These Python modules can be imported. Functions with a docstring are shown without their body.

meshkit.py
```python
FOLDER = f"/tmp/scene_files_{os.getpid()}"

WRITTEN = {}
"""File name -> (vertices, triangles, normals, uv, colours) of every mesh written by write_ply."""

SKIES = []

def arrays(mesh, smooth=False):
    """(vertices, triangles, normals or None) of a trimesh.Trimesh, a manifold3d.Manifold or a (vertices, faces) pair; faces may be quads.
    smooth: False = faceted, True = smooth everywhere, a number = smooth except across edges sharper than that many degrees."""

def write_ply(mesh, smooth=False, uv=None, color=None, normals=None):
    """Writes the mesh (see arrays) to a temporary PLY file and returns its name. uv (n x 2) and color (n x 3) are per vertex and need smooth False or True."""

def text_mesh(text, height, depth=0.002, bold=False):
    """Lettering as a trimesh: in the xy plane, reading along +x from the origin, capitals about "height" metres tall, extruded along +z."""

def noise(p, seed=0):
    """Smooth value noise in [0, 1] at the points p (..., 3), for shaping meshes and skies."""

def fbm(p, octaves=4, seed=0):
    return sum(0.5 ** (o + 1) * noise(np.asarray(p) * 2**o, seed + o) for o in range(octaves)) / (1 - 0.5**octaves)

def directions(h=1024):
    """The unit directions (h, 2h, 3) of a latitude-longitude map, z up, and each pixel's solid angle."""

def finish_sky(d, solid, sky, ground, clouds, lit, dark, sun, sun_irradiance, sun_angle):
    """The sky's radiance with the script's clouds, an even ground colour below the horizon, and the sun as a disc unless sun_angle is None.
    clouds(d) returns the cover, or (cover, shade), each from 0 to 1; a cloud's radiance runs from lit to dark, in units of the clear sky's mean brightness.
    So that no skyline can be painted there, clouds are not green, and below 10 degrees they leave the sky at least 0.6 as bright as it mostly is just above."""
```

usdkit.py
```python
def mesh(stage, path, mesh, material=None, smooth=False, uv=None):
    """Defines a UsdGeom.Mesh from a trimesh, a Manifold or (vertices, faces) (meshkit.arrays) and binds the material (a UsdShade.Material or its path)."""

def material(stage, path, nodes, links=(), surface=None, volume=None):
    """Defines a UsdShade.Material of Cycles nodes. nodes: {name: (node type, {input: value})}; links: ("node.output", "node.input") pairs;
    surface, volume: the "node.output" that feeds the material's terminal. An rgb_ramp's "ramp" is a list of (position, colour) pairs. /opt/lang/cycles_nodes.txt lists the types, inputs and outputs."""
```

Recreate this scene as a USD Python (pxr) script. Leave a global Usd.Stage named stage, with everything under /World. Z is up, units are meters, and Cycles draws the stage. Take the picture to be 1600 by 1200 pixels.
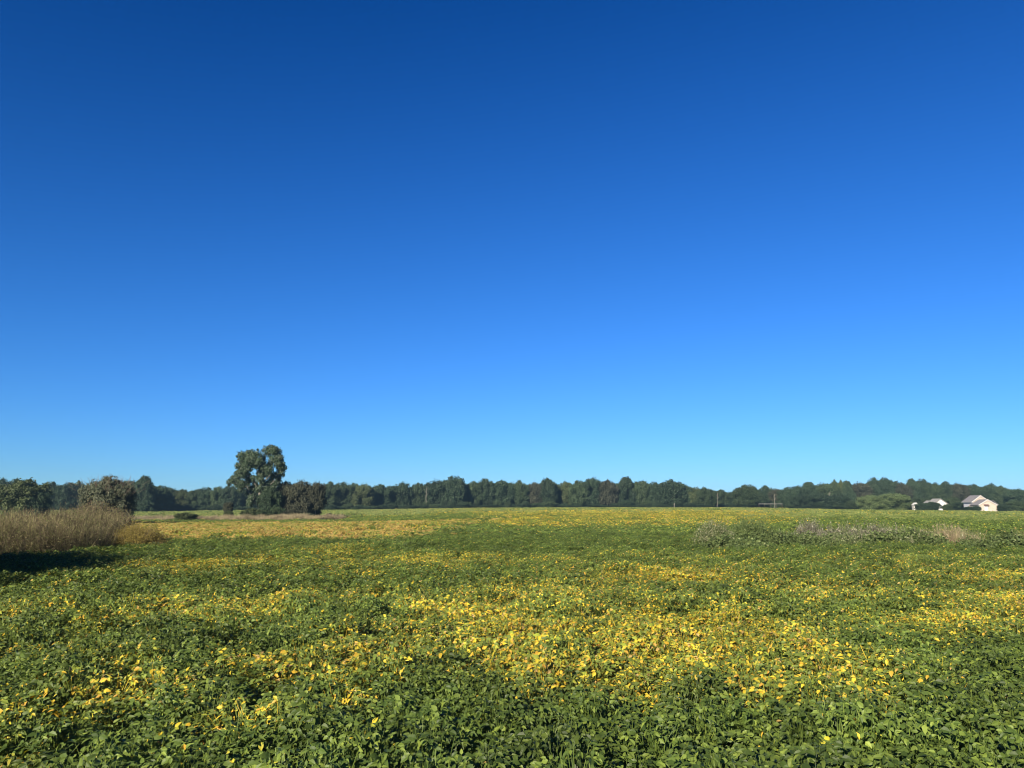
import math
import numpy as np
import meshkit, usdkit
from scipy.sparse import coo_matrix
from scipy.sparse.csgraph import connected_components
from pxr import Usd, UsdGeom, UsdLux, UsdShade, Gf, Sdf, Vt

stage = Usd.Stage.CreateInMemory()
UsdGeom.SetStageUpAxis(stage, UsdGeom.Tokens.z)
UsdGeom.SetStageMetersPerUnit(stage, 1.0)
world = UsdGeom.Xform.Define(stage, "/World")
UsdGeom.Scope.Define(stage, "/World/Looks")
PI = math.pi

# ---------------------------------------------------------------- camera, sky, sun, exposure
EYE = 2.35
PITCH = math.radians(8.9)
cam = UsdGeom.Camera.Define(stage, "/World/camera")
cam.AddTranslateOp().Set(Gf.Vec3d(0, 0, EYE))
cam.AddRotateXOp().Set(90 + math.degrees(PITCH))
cam.CreateHorizontalApertureAttr(36.0)
cam.CreateVerticalApertureAttr(27.0)
cam.CreateFocalLengthAttr(27.0)
cam.CreateClippingRangeAttr(Gf.Vec2f(0.1, 20000))
EXPOSURE = 1.2
cam.CreateExposureAttr(EXPOSURE)

SUN_AZ, SUN_EL = math.radians(208), math.radians(25)
sun_dir = np.array([math.sin(SUN_AZ) * math.cos(SUN_EL), math.cos(SUN_AZ) * math.cos(SUN_EL), math.sin(SUN_EL)])
sky_mat = usdkit.material(stage, "/World/Looks/clear_sky", {
    "sky": ("sky_texture", {"sky_type": "single_scattering", "sun_disc": False, "sun_elevation": SUN_EL, "sun_rotation": SUN_AZ,
                            "altitude": 100.0, "air_density": 1.0, "aerosol_density": 0.0, "ozone_density": 3.0}),
    "deep": ("mix", {"mix_type": "subtract", "fac": 1.0, "use_clamp": False, "color2": (0.75, 0.75, 1.2)}),
    "split": ("separate_color", {"color_type": "rgb"}),
    "max_r": ("math", {"math_type": "maximum", "value2": 0.001}), "max_g": ("math", {"math_type": "maximum", "value2": 0.001}), "max_b": ("math", {"math_type": "maximum", "value2": 0.001}),
    "pow_r": ("math", {"math_type": "power", "value2": 1.17}), "pow_g": ("math", {"math_type": "power", "value2": 0.983}), "pow_b": ("math", {"math_type": "power", "value2": 0.923}),
    "join": ("combine_color", {"color_type": "rgb"}),
    "tint": ("mix", {"mix_type": "multiply", "fac": 1.0, "color2": (0.0283 / 0.12, 0.0850 / 0.12, 0.1931 / 0.12)}),
    "bg": ("background_shader", {"strength": 0.12 / 2 ** EXPOSURE})},
    [("sky.color", "deep.color1"), ("deep.color", "split.color"), ("split.r", "max_r.value1"), ("split.g", "max_g.value1"), ("split.b", "max_b.value1"),
     ("max_r.value", "pow_r.value1"), ("max_g.value", "pow_g.value1"), ("max_b.value", "pow_b.value1"), ("pow_r.value", "join.r"), ("pow_g.value", "join.g"), ("pow_b.value", "join.b"),
     ("join.color", "tint.color1"), ("tint.color", "bg.color")], surface="bg.background")
dome = UsdLux.DomeLight.Define(stage, "/World/sky")
UsdShade.MaterialBindingAPI.Apply(dome.GetPrim()).Bind(sky_mat)
dome.GetPrim().SetCustomDataByKey("kind", "structure")
dome.GetPrim().SetCustomDataByKey("label", "clear deep blue cloudless sky paling towards the horizon")
dome.GetPrim().SetCustomDataByKey("category", "sky")
sun = UsdLux.DistantLight.Define(stage, "/World/sun")
sun.CreateNormalizeAttr(True)
sun.CreateIntensityAttr(1.22)
sun.CreateAngleAttr(0.53)
sun.CreateColorAttr(Gf.Vec3f(1.0, 0.89, 0.70))
q = Gf.Rotation(Gf.Vec3d(0, 0, 1), Gf.Vec3d(*map(float, sun_dir)))
sun.AddTransformOp().Set(Gf.Matrix4d().SetRotate(q))

# ---------------------------------------------------------------- helpers
def smooth(a, b, x):
    t = np.clip((np.asarray(x, float) - a) / (b - a), 0, 1)
    return t * t * (3 - 2 * t)

def sight(px, py, depth):
    """Where the line of sight through a point of the photograph reaches the given distance ahead."""
    dx, dv = (px - 800) / 1200, (600 - py) / 1200
    f, u = math.cos(PITCH) - dv * math.sin(PITCH), math.sin(PITCH) + dv * math.cos(PITCH)
    return np.array([dx / f * depth, depth, EYE + u / f * depth])

def terrain(x, y):
    x, y = np.asarray(x, float), np.asarray(y, float)
    u = x / np.maximum(y, 1.0)
    far = np.interp(u, [-0.9, -0.33, -0.2, -0.05, 0.05, 0.27, 0.45, 0.62, 0.9], [-0.65, -0.65, -0.45, 0.15, 0.35, 0.35, 0.0, -0.55, -0.6])
    z = far * smooth(50, 130, y)
    z = z + 0.05 * np.sin(x * 0.11 + 1.3) * np.sin(y * 0.09) * smooth(12, 40, y)
    z = z + 7.0 * smooth(375, 500, y) * smooth(0.30, 0.42, u) * (1 - 0.4 * smooth(0.5, 0.7, u))
    return z

def tz(x, y):
    return float(terrain(x, y))

used = {}
def path_for(name, parent="/World"):
    key = f"{parent}/{name}"
    n = used.get(key, -1) + 1
    used[key] = n
    return key if n == 0 else f"{key}_{n:03d}"

def tag(prim, label=None, cat=None, group=None, kind=None):
    for k, v in (("label", label), ("category", cat), ("group", group), ("kind", kind)):
        if v:
            prim.SetCustomDataByKey(k, v)
    return prim

def thing(name, label, cat, loc=(0, 0, 0), rz=0.0, scale=None, group=None, kind=None):
    x = UsdGeom.Xform.Define(stage, path_for(name))
    x.AddTranslateOp().Set(Gf.Vec3d(*map(float, loc)))
    x.AddRotateZOp().Set(float(rz))
    if scale is not None:
        x.AddScaleOp().Set(Gf.Vec3f(*map(float, scale)))
    return tag(x.GetPrim(), label, cat, group, kind)

leafy_looks = set()
def shape(path, mesh, m, smooth_=False):
    """A Mesh; foliage carries one random number per leaf."""
    p = usdkit.mesh(stage, path, mesh, m, smooth=smooth_)
    if m is not None and str(m.GetPath()) in leafy_looks:
        v, f = mesh
        n = len(v)
        f = np.asarray(f)
        g = coo_matrix((np.ones(2 * len(f), np.int8), (np.r_[f[:, 0], f[:, 1]], np.r_[f[:, 1], f[:, 2]])), shape=(n, n))
        k, lab = connected_components(g, directed=False)
        val = np.random.default_rng(n % 9973).random(k)[lab].astype(np.float32)
        UsdGeom.PrimvarsAPI(p).CreatePrimvar("leaf_random", Sdf.ValueTypeNames.FloatArray, "vertex").Set(Vt.FloatArray.FromNumpy(val))
    return p

def part(name, mesh, m, parent, smooth_=False):
    return shape(path_for(name, str(parent.GetPath())), mesh, m, smooth_).GetPrim()

def join(meshes):
    vs, fs, n = [], [], 0
    for v, f in meshes:
        vs.append(v); fs.append(np.asarray(f) + n); n += len(v)
    return np.vstack(vs), np.vstack(fs)

def unit(a):
    return a / (np.linalg.norm(a, axis=-1, keepdims=True) + 1e-9)

def tube(points, radii, sides=6):
    p = np.asarray(points, float)
    t = unit(np.gradient(p, axis=0))
    a = unit(np.cross(t, np.where(np.abs(t[:, 2:]) < 0.9, [0, 0, 1.0], [1.0, 0, 0])))
    b = np.cross(t, a)
    ang = np.arange(sides) * 2 * PI / sides
    r = np.broadcast_to(radii, (len(p),))[:, None, None]
    v = p[:, None] + r * (np.cos(ang)[None, :, None] * a[:, None] + np.sin(ang)[None, :, None] * b[:, None])
    i, j = np.meshgrid(np.arange(len(p) - 1), np.arange(sides), indexing="ij")
    qd = np.stack([i * sides + j, i * sides + (j + 1) % sides, (i + 1) * sides + (j + 1) % sides, (i + 1) * sides + j], -1).reshape(-1, 4)
    return v.reshape(-1, 3), np.vstack([qd[:, [0, 1, 2]], qd[:, [0, 2, 3]]])

def blades(base, dirs, nrm, length, width, detail=0, droop=0.0, fold=0.18):
    """Leaves: base (N,3), direction of the midrib, face normal, length and width (N,). detail 0: two triangles, 1: eight triangles."""
    n = len(base)
    d = unit(dirs)
    s = unit(np.cross(d, nrm))
    up = np.cross(s, d)
    L, W = np.broadcast_to(length, (n,))[:, None], np.broadcast_to(width, (n,))[:, None]
    if detail == 0:
        f = fold * W
        v = np.stack([base, base + d * L * 0.45 + s * W * 0.5 + up * f, base + d * L - up * droop * L, base + d * L * 0.45 - s * W * 0.5 + up * f], 1)
        t = np.array([[0, 1, 2], [0, 2, 3]])
    else:
        dr = np.broadcast_to(droop, (n,))[:, None]
        mid = lambda k: base + d * L * k - up * dr * L * k * k
        e1 = up * fold * W
        v = np.stack([mid(0), mid(0.35), mid(0.7), mid(1.0),
                      mid(0.28) + s * W * 0.48 + e1, mid(0.66) + s * W * 0.36 + e1,
                      mid(0.28) - s * W * 0.48 + e1, mid(0.66) - s * W * 0.36 + e1], 1)
        t = np.array([[0, 4, 1], [1, 4, 5], [1, 5, 2], [2, 5, 3], [0, 1, 6], [1, 7, 6], [1, 2, 7], [2, 3, 7]])
    k = v.shape[1]
    return v.reshape(-1, 3), (t[None] + (np.arange(n) * k)[:, None, None]).reshape(-1, 3)

def ribbons(a, b, w0, w1, side):
    """Thin stems from a to b."""
    s = unit(np.cross(b - a, side))
    w0, w1 = np.broadcast_to(w0, (len(a),))[:, None], np.broadcast_to(w1, (len(a),))[:, None]
    v = np.stack([a + s * w0 / 2, a - s * w0 / 2, b - s * w1 / 2, b + s * w1 / 2], 1)
    t = np.array([[0, 1, 2], [0, 2, 3]])
    return v.reshape(-1, 3), (t[None] + (np.arange(len(a)) * 4)[:, None, None]).reshape(-1, 3)

def instancer(path, protos, places, index, yaw, scale, label, cat, kind="stuff"):
    """One mass of ground cover: copies of a few meshes."""
    pi = UsdGeom.PointInstancer.Define(stage, path)
    paths = []
    for name, mesh, m in protos:
        shape(f"{path}/{name}", mesh, m)
        paths.append(Sdf.Path(f"{path}/{name}"))
    pi.CreatePrototypesRel().SetTargets(paths)
    pi.CreateProtoIndicesAttr(Vt.IntArray.FromNumpy(np.asarray(index, np.int32)))
    pi.CreatePositionsAttr(Vt.Vec3fArray.FromNumpy(np.asarray(places, np.float32)))
    pi.CreateScalesAttr(Vt.Vec3fArray.FromNumpy(np.asarray(scale, np.float32)))
    h = np.asarray(yaw) / 2
    pi.CreateOrientationsAttr(Vt.QuathArray([Gf.Quath(float(c), 0, 0, float(s)) for c, s in zip(np.cos(h), np.sin(h))]))
    return tag(pi.GetPrim(), label, cat, None, kind)

# ---------------------------------------------------------------- materials
def leaf_material(name, stops, translucent=0.3, spec=0.25, rough=0.5, vary=0.25, trans_gain=1.35, patch=0.0, patch_scale=0.5):
    nodes = {
        "geo": ("geometry", {}), "obj": ("object_info", {}), "rnd": ("attribute", {"attribute": "leaf_random"}),
        "ramp": ("rgb_ramp", {"ramp": stops, "interpolate": True}),
        "noise": ("noise_texture", {"scale": patch_scale, "detail": 3.0}),
        "vmap": ("map_range", {"from_min": 0.0, "from_max": 1.0, "to_min": 1 - vary, "to_max": 1 + vary}),
        "pmap": ("map_range", {"from_min": 0.3, "from_max": 0.7, "to_min": 1 - patch, "to_max": 1 + patch}),
        "mul": ("math", {"math_type": "multiply"}),
        "hsv": ("hsv", {"hue": 0.5, "saturation": 1.0, "fac": 1.0}),
        "tr": ("hsv", {"hue": 0.492, "saturation": 1.1, "value": trans_gain, "fac": 1.0}),
        "p": ("principled_bsdf", {"roughness": rough, "specular_ior_level": spec}),
        "t": ("translucent_bsdf", {}),
        "mix": ("mix_closure", {"fac": translucent})}
    links = [("rnd.fac", "ramp.fac"), ("geo.position", "noise.vector"), ("obj.random", "vmap.value"), ("noise.fac", "pmap.value"),
             ("vmap.result", "mul.value1"), ("pmap.result", "mul.value2"), ("mul.value", "hsv.value"), ("ramp.color", "hsv.color"),
             ("hsv.color", "p.base_color"), ("hsv.color", "tr.color"), ("tr.color", "t.color"), ("p.BSDF", "mix.closure1"), ("t.BSDF", "mix.closure2")]
    leafy_looks.add(f"/World/Looks/{name}")
    return usdkit.material(stage, f"/World/Looks/{name}", nodes, links, surface="mix.closure")

def plain(name, color, rough=0.8, noise=0.2, scale=4.0, bump=0.0, spec=0.3, stretch=(1, 1, 1)):
    c = np.array(color)
    nodes = {"geo": ("geometry", {}), "map": ("mapping", {"scale": stretch}), "n": ("noise_texture", {"scale": scale, "detail": 5.0, "roughness": 0.6}),
             "r": ("rgb_ramp", {"ramp": [(0.25, tuple(c * (1 - noise))), (0.75, tuple(np.minimum(c * (1 + noise), 0.95)))]}),
             "b": ("bump", {"strength": bump, "distance": 0.02}),
             "p": ("principled_bsdf", {"roughness": rough, "specular_ior_level": spec})}
    links = [("geo.position", "map.vector"), ("map.vector", "n.vector"), ("n.fac", "r.fac"), ("r.color", "p.base_color")]
    if bump:
        links += [("n.fac", "b.height"), ("b.normal", "p.normal")]
    return usdkit.material(stage, f"/World/Looks/{name}", nodes, links, surface="p.BSDF")

G1, G2, G3, G4 = (0.032, 0.055, 0.012), (0.066, 0.101, 0.020), (0.111, 0.153, 0.028), (0.162, 0.210, 0.038)
YG, YE, GO, TA, OR = (0.27, 0.28, 0.035), (0.48, 0.375, 0.032), (0.50, 0.32, 0.034), (0.40, 0.28, 0.10), (0.44, 0.25, 0.045)
LI = (0.19, 0.235, 0.034)

def crop_stops(f, warm):
    g0 = f + 0.004
    w = 1 - g0
    mixg = lambda g: tuple(np.array(g) * (1 - warm) + np.array((0.155, 0.185, 0.036)) * warm)
    s = [(g0, mixg(G4)), (g0 + 0.10 * w, mixg(G3)), (g0 + 0.45 * w, mixg(G2)), (g0 + 0.8 * w, mixg(G1)), (1.0, mixg(G2))]
    if f > 0:
        s = [(0.0, TA), (f * 0.08, TA), (f * 0.08 + 0.002, OR), (f * 0.16, GO), (f * 0.28, GO), (f * 0.52, YE), (f * 0.80, YG), (f, LI)] + s
    return s

FRACTIONS = [0.007, 0.06, 0.18, 0.36, 0.56]
crop_mats = [leaf_material(f"soy_leaf_{n}", crop_stops(f, min(1.3 * f, 0.6)), translucent=0.25, spec=0.22, vary=0.28, patch=0.15)
             for n, f in zip(("green", "turning", "mixed", "yellowing", "yellow"), FRACTIONS)]
crop_mats.append(leaf_material("soy_leaf_golden", [(0, (0.24, 0.16, 0.07)), (0.3, (0.36, 0.245, 0.07)), (0.62, (0.40, 0.29, 0.065)), (0.8, (0.26, 0.235, 0.06)), (0.88, G4), (1, G3)], translucent=0.22, vary=0.15, patch=0.1))
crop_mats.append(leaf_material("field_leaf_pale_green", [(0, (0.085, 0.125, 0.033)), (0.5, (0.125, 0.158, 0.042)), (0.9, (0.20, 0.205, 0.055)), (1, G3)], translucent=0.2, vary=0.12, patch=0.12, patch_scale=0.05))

foliage = {
    "dark": leaf_material("foliage_dark", [(0, (0.020, 0.035, 0.020)), (0.5, (0.032, 0.054, 0.028)), (1, (0.050, 0.074, 0.038))], 0.2, 0.2, 0.5, 0.18, patch=0.2, patch_scale=0.25),
    "mid": leaf_material("foliage_mid", [(0, (0.028, 0.046, 0.022)), (0.5, (0.046, 0.070, 0.032)), (1, (0.068, 0.094, 0.042))], 0.22, 0.2, 0.5, 0.18, patch=0.2, patch_scale=0.25),
    "olive": leaf_material("foliage_olive", [(0, (0.038, 0.054, 0.022)), (0.5, (0.062, 0.080, 0.033)), (1, (0.090, 0.108, 0.044))], 0.22, 0.2, 0.5, 0.15, patch=0.2, patch_scale=0.25),
    "brown": leaf_material("foliage_brown", [(0, (0.033, 0.038, 0.025)), (0.5, (0.051, 0.055, 0.034)), (1, (0.074, 0.076, 0.046))], 0.18, 0.2, 0.6, 0.15, patch=0.2, patch_scale=0.25),
    "light": leaf_material("foliage_light", [(0, (0.068, 0.102, 0.042)), (0.5, (0.100, 0.138, 0.054)), (1, (0.140, 0.172, 0.070))], 0.25, 0.2, 0.5, 0.12, patch=0.15, patch_scale=0.25),
    "silver": leaf_material("foliage_grey_green", [(0, (0.028, 0.048, 0.025)), (0.5, (0.048, 0.075, 0.037)), (0.85, (0.070, 0.100, 0.052)), (1, (0.12, 0.15, 0.095))], 0.22, 0.4, 0.4, 0.15, patch=0.2, patch_scale=0.3),
    "grey_brown": leaf_material("foliage_grey_brown", [(0, (0.052, 0.062, 0.038)), (0.5, (0.080, 0.094, 0.056)), (0.85, (0.104, 0.116, 0.072)), (1, (0.14, 0.14, 0.095))], 0.2, 0.2, 0.6, 0.12, patch=0.2, patch_scale=0.5),
}
tan_mat = leaf_material("dry_brush", [(0, (0.075, 0.055, 0.038)), (0.4, (0.135, 0.112, 0.062)), (0.65, (0.190, 0.162, 0.084)), (0.82, (0.145, 0.148, 0.054)), (0.92, (0.12, 0.135, 0.048)), (1, (0.27, 0.235, 0.14))], 0.22, 0.15, 0.7, 0.15, patch=0.25, patch_scale=0.6)
olive_brush = leaf_material("olive_brush", [(0, (0.12, 0.10, 0.03)), (0.5, (0.22, 0.18, 0.045)), (1, (0.33, 0.26, 0.08))], 0.25, 0.15, 0.7, 0.12, patch=0.2, patch_scale=0.8)
purple_mat = leaf_material("seed_head_purple", [(0, (0.060, 0.060, 0.042)), (0.5, (0.108, 0.106, 0.076)), (0.8, (0.16, 0.152, 0.108)), (1, (0.34, 0.32, 0.24))], 0.15, 0.15, 0.8, 0.15, patch=0.2)
silver_weed = leaf_material("weed_silver", [(0, (0.08, 0.095, 0.045)), (0.4, (0.125, 0.14, 0.066)), (0.8, (0.21, 0.21, 0.12)), (1, (0.36, 0.345, 0.24))], 0.22, 0.15, 0.7, 0.15)
green_weed = leaf_material("weed_green", [(0, (0.045, 0.070, 0.024)), (0.5, (0.080, 0.112, 0.038)), (0.88, (0.12, 0.155, 0.05)), (1, (0.18, 0.21, 0.09))], 0.25, 0.2, 0.6, 0.15, patch=0.2)
straw_mat = leaf_material("dry_straw", [(0, (0.14, 0.11, 0.07)), (0.4, (0.24, 0.195, 0.12)), (0.8, (0.36, 0.295, 0.185)), (1, (0.17, 0.19, 0.07))], 0.22, 0.15, 0.8, 0.12, patch=0.2)
bark = plain("bark_grey", (0.16, 0.13, 0.10), 0.9, 0.35, 6.0, 0.6)
pale_bark = plain("bark_pale", (0.16, 0.148, 0.122), 0.85, 0.3, 5.0, 0.4)
twig_mat = plain("twig_brown", (0.10, 0.075, 0.055), 0.9, 0.3, 6.0)
siding = plain("siding_cream", (0.41, 0.345, 0.285), 0.6, 0.05, 2.0)
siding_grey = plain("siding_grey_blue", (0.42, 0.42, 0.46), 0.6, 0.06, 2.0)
white_paint = plain("trim_white", (0.55, 0.54, 0.52), 0.5, 0.04, 3.0)
shingle = plain("shingle_grey_brown", (0.17, 0.16, 0.165), 0.9, 0.25, 8.0, 0.4)
awning_mat = plain("awning_brown", (0.16, 0.10, 0.09), 0.8, 0.1)
glass_mat = usdkit.material(stage, "/World/Looks/window_glass", {
    "g": ("glossy_bsdf", {"color": (0.9, 0.9, 0.9), "roughness": 0.05}), "d": ("diffuse_bsdf", {"color": (0.03, 0.035, 0.04)}),
    "f": ("fresnel", {"IOR": 1.5}), "m": ("mix_closure", {})},
    [("f.fac", "m.fac"), ("d.BSDF", "m.closure1"), ("g.BSDF", "m.closure2")], surface="m.closure")

# ---------------------------------------------------------------- the ground
soil = usdkit.material(stage, "/World/Looks/soil", {
    "geo": ("geometry", {}), "n": ("noise_texture", {"scale": 1.4, "detail": 8.0, "roughness": 0.65}), "n2": ("noise_texture", {"scale": 0.03, "detail": 4.0}),
    "r": ("rgb_ramp", {"ramp": [(0.3, (0.035, 0.028, 0.018)), (0.55, (0.065, 0.055, 0.03)), (0.75, (0.11, 0.085, 0.05))]}),
    "r2": ("rgb_ramp", {"ramp": [(0.35, (0.07, 0.10, 0.03)), (0.6, (0.12, 0.13, 0.045))]}),
    "sep": ("separate_xyz", {}), "far": ("map_range", {"from_min": 60.0, "from_max": 160.0, "to_min": 0.0, "to_max": 1.0, "clamp": True}),
    "mix": ("mix", {"mix_type": "mix"}), "b": ("bump", {"strength": 0.7, "distance": 0.05}), "p": ("principled_bsdf", {"roughness": 0.95, "specular_ior_level": 0.1})},
    [("geo.position", "n.vector"), ("geo.position", "n2.vector"), ("n.fac", "r.fac"), ("n2.fac", "r2.fac"), ("geo.position", "sep.vector"), ("sep.y", "far.value"),
     ("far.result", "mix.fac"), ("r.color", "mix.color1"), ("r2.color", "mix.color2"), ("mix.color", "p.base_color"), ("n.fac", "b.height"), ("b.normal", "p.normal")], surface="p.BSDF")
gy = np.concatenate([np.linspace(-2500, -60, 14), np.linspace(-50, 60, 56), np.linspace(65, 560, 90), np.linspace(600, 4000, 22)])
gx = np.concatenate([np.linspace(-3500, -440, 16), np.linspace(-420, -62, 50), np.linspace(-60, 60, 61), np.linspace(62, 420, 50), np.linspace(440, 3500, 16)])
GX, GY = np.meshgrid(gx, gy)
GZ = terrain(GX, GY)
gv = np.stack([GX, GY, GZ], -1).reshape(-1, 3)
nx = len(gx)
ii, jj = np.meshgrid(np.arange(len(gy) - 1), np.arange(nx - 1), indexing="ij")
a0 = (ii * nx + jj).ravel()
gf = np.vstack([np.stack([a0, a0 + 1, a0 + nx + 1], 1), np.stack([a0, a0 + nx + 1, a0 + nx], 1)])
tag(usdkit.mesh(stage, "/World/ground", (gv, gf), soil, smooth=True).GetPrim(), "flat dark farm soil under the crop, reaching to the tree line", "ground", kind="structure")

# ---------------------------------------------------------------- the soybean crop
def noise2(x, y, scale, seed=0, octaves=3):
    return meshkit.fbm(np.stack([np.asarray(x) / scale, np.asarray(y) / scale, np.full_like(np.asarray(x, float), 0.37)], -1), octaves, seed)

# ripe yellow spots in the near field: x, y, half-widths, strength
SPOTS = [(0.2, 11.2, 1.5, 2.2, 0.75), (-0.8, 13.2, 1.3, 1.4, 0.75), (1.9, 10.2, 1.7, 2.4, 0.85), (1.2, 8.6, 1.3, 1.2, 0.75), (3.4, 10.2, 1.1, 2.2, 0.8),
         (3.2, 12.6, 1.7, 1.7, 0.65), (2.6, 8.2, 1.1, 0.9, 0.6), (3.15, 7.3, 0.28, 0.35, 0.9), (1.2, 15.5, 2.5, 2.0, 0.5), (3.6, 19.0, 2.0, 2.0, 0.50), (-2.0, 9.0, 0.7, 0.9, 0.65),
         (-3.0, 9.1, 0.35, 0.4, 0.7), (-4.5, 8.9, 0.4, 0.5, 0.62), (-3.5, 7.6, 0.5, 0.5, 0.7), (-5.1, 13.0, 1.5, 1.7, 0.55), (-3.7, 14.8, 1.1, 1.1, 0.62),
         (-9.0, 23.5, 2.2, 2.6, 0.50), (-7.0, 30.0, 2.2, 2.4, 0.42), (-2.5, 25.0, 2.3, 2.4, 0.34), (5.6, 11.4, 1.1, 0.9, 0.7), (7.0, 12.3, 1.2, 0.9, 0.7), (7.2, 10.6, 0.6, 0.7, 0.65),
         (9.3, 14.0, 2.0, 2.2, 0.55), (6.0, 15.5, 1.8, 1.8, 0.42), (-1.5, 7.2, 0.3, 0.35, 0.5), (-1.45, 4.75, 0.25, 0.2, 0.55), (-3.6, 5.4, 0.6, 0.4, 0.34), (-2.2, 6.9, 0.5, 0.4, 0.42),
         (12.0, 19.0, 2.6, 1.8, 0.36), (-6.5, 9.5, 0.9, 0.8, 0.34), (-8.5, 12.5, 1.4, 1.4, 0.32), (-4.2, 6.4, 0.5, 0.4, 0.42)]

def ripeness(x, y):
    x, y = np.asarray(x, float), np.asarray(y, float)
    s = np.zeros_like(x)
    for cx, cy, sx, sy, k in SPOTS:
        s = np.maximum(s, k * np.exp(-(((x - cx) / (1.06 * sx)) ** 2 + ((y - cy) / (1.06 * sy)) ** 2) ** 1.25))
    s = s * (0.66 + 0.68 * noise2(x, y, 1.1, 33))
    fine, mid, wide = noise2(x, y, 0.55, 3, 2) - 0.5, noise2(x, y, 2.2, 5) - 0.5, noise2(x, y, 9.0, 8) - 0.5
    general = 0.16 + 0.30 * mid + 0.22 * wide + 0.05 * smooth(2, -6, x) - 0.10 * smooth(2.5, 5, x) * smooth(9, 6, y)
    r = general - 0.045 + 0.03 * smooth(8, 12, y) * (1 - smooth(24, 30, y)) - 0.05 * (1 - smooth(6, 7.5, y)) * smooth(-2.5, -1, x) + s * 0.97 + fine * (0.45 + 1.0 * np.minimum(s, 0.6))
    # beyond the near field: a dark green belt, then golden strips
    green_belt = smooth(27, 34, y + 2.0 * wide) * (1 - smooth(52, 62, y)) * smooth(-7, 1, x)
    r = r * (1 - 0.6 * green_belt)
    r = r - 0.22 * smooth(24, 36, y) * (1 - smooth(50, 60, y)) * smooth(-14, -8, x)
    u = x / np.maximum(y, 1)
    belt = smooth(56, 66, y + 14 * wide) * (1 - smooth(150, 230, y)) * smooth(-0.06, 0.02, u + 0.12 * wide) * (1 - smooth(0.30, 0.42, u))
    r = r + belt * (0.42 + 0.9 * mid)
    r = r + 0.14 * smooth(12, 20, y) * (1 - smooth(26, 34, y)) * smooth(-9, -4, x)
    far = smooth(90, 170, y)
    streak = noise2(x * 0.35, y * 1.6, 22.0, 12) - 0.5
    r = r + far * (0.22 + 1.1 * streak) * smooth(-0.28, -0.12, u)
    return r

GOLD = lambda x, y: smooth(36, 42, y - 0.0 * x) * (1 - smooth(84, 90, y)) * smooth(-0.055, -0.20, np.asarray(x) / np.maximum(y, 1) + 0.0022 * (42 - np.asarray(y)))

def crop_class(x, y, rng):
    r = ripeness(x, y) + rng.normal(0, 0.05, np.shape(x))
    c = np.digitize(r, [0.22, 0.36, 0.52, 0.72])
    g = GOLD(x, y)
    c = np.where(rng.random(np.shape(x)) < g * (0.55 + 0.75 * noise2(x * 0.5, y, 3.0, 41)), 5, np.where(g > 0.5, np.maximum(c, 2), c))
    u = x / np.maximum(y, 1)
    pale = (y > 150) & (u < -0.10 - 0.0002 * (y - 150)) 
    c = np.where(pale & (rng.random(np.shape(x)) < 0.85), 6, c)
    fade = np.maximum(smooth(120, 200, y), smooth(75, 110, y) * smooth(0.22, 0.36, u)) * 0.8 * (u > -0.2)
    return np.where((rng.random(np.shape(x)) < fade) & (c < 4), 6, c)

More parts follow.
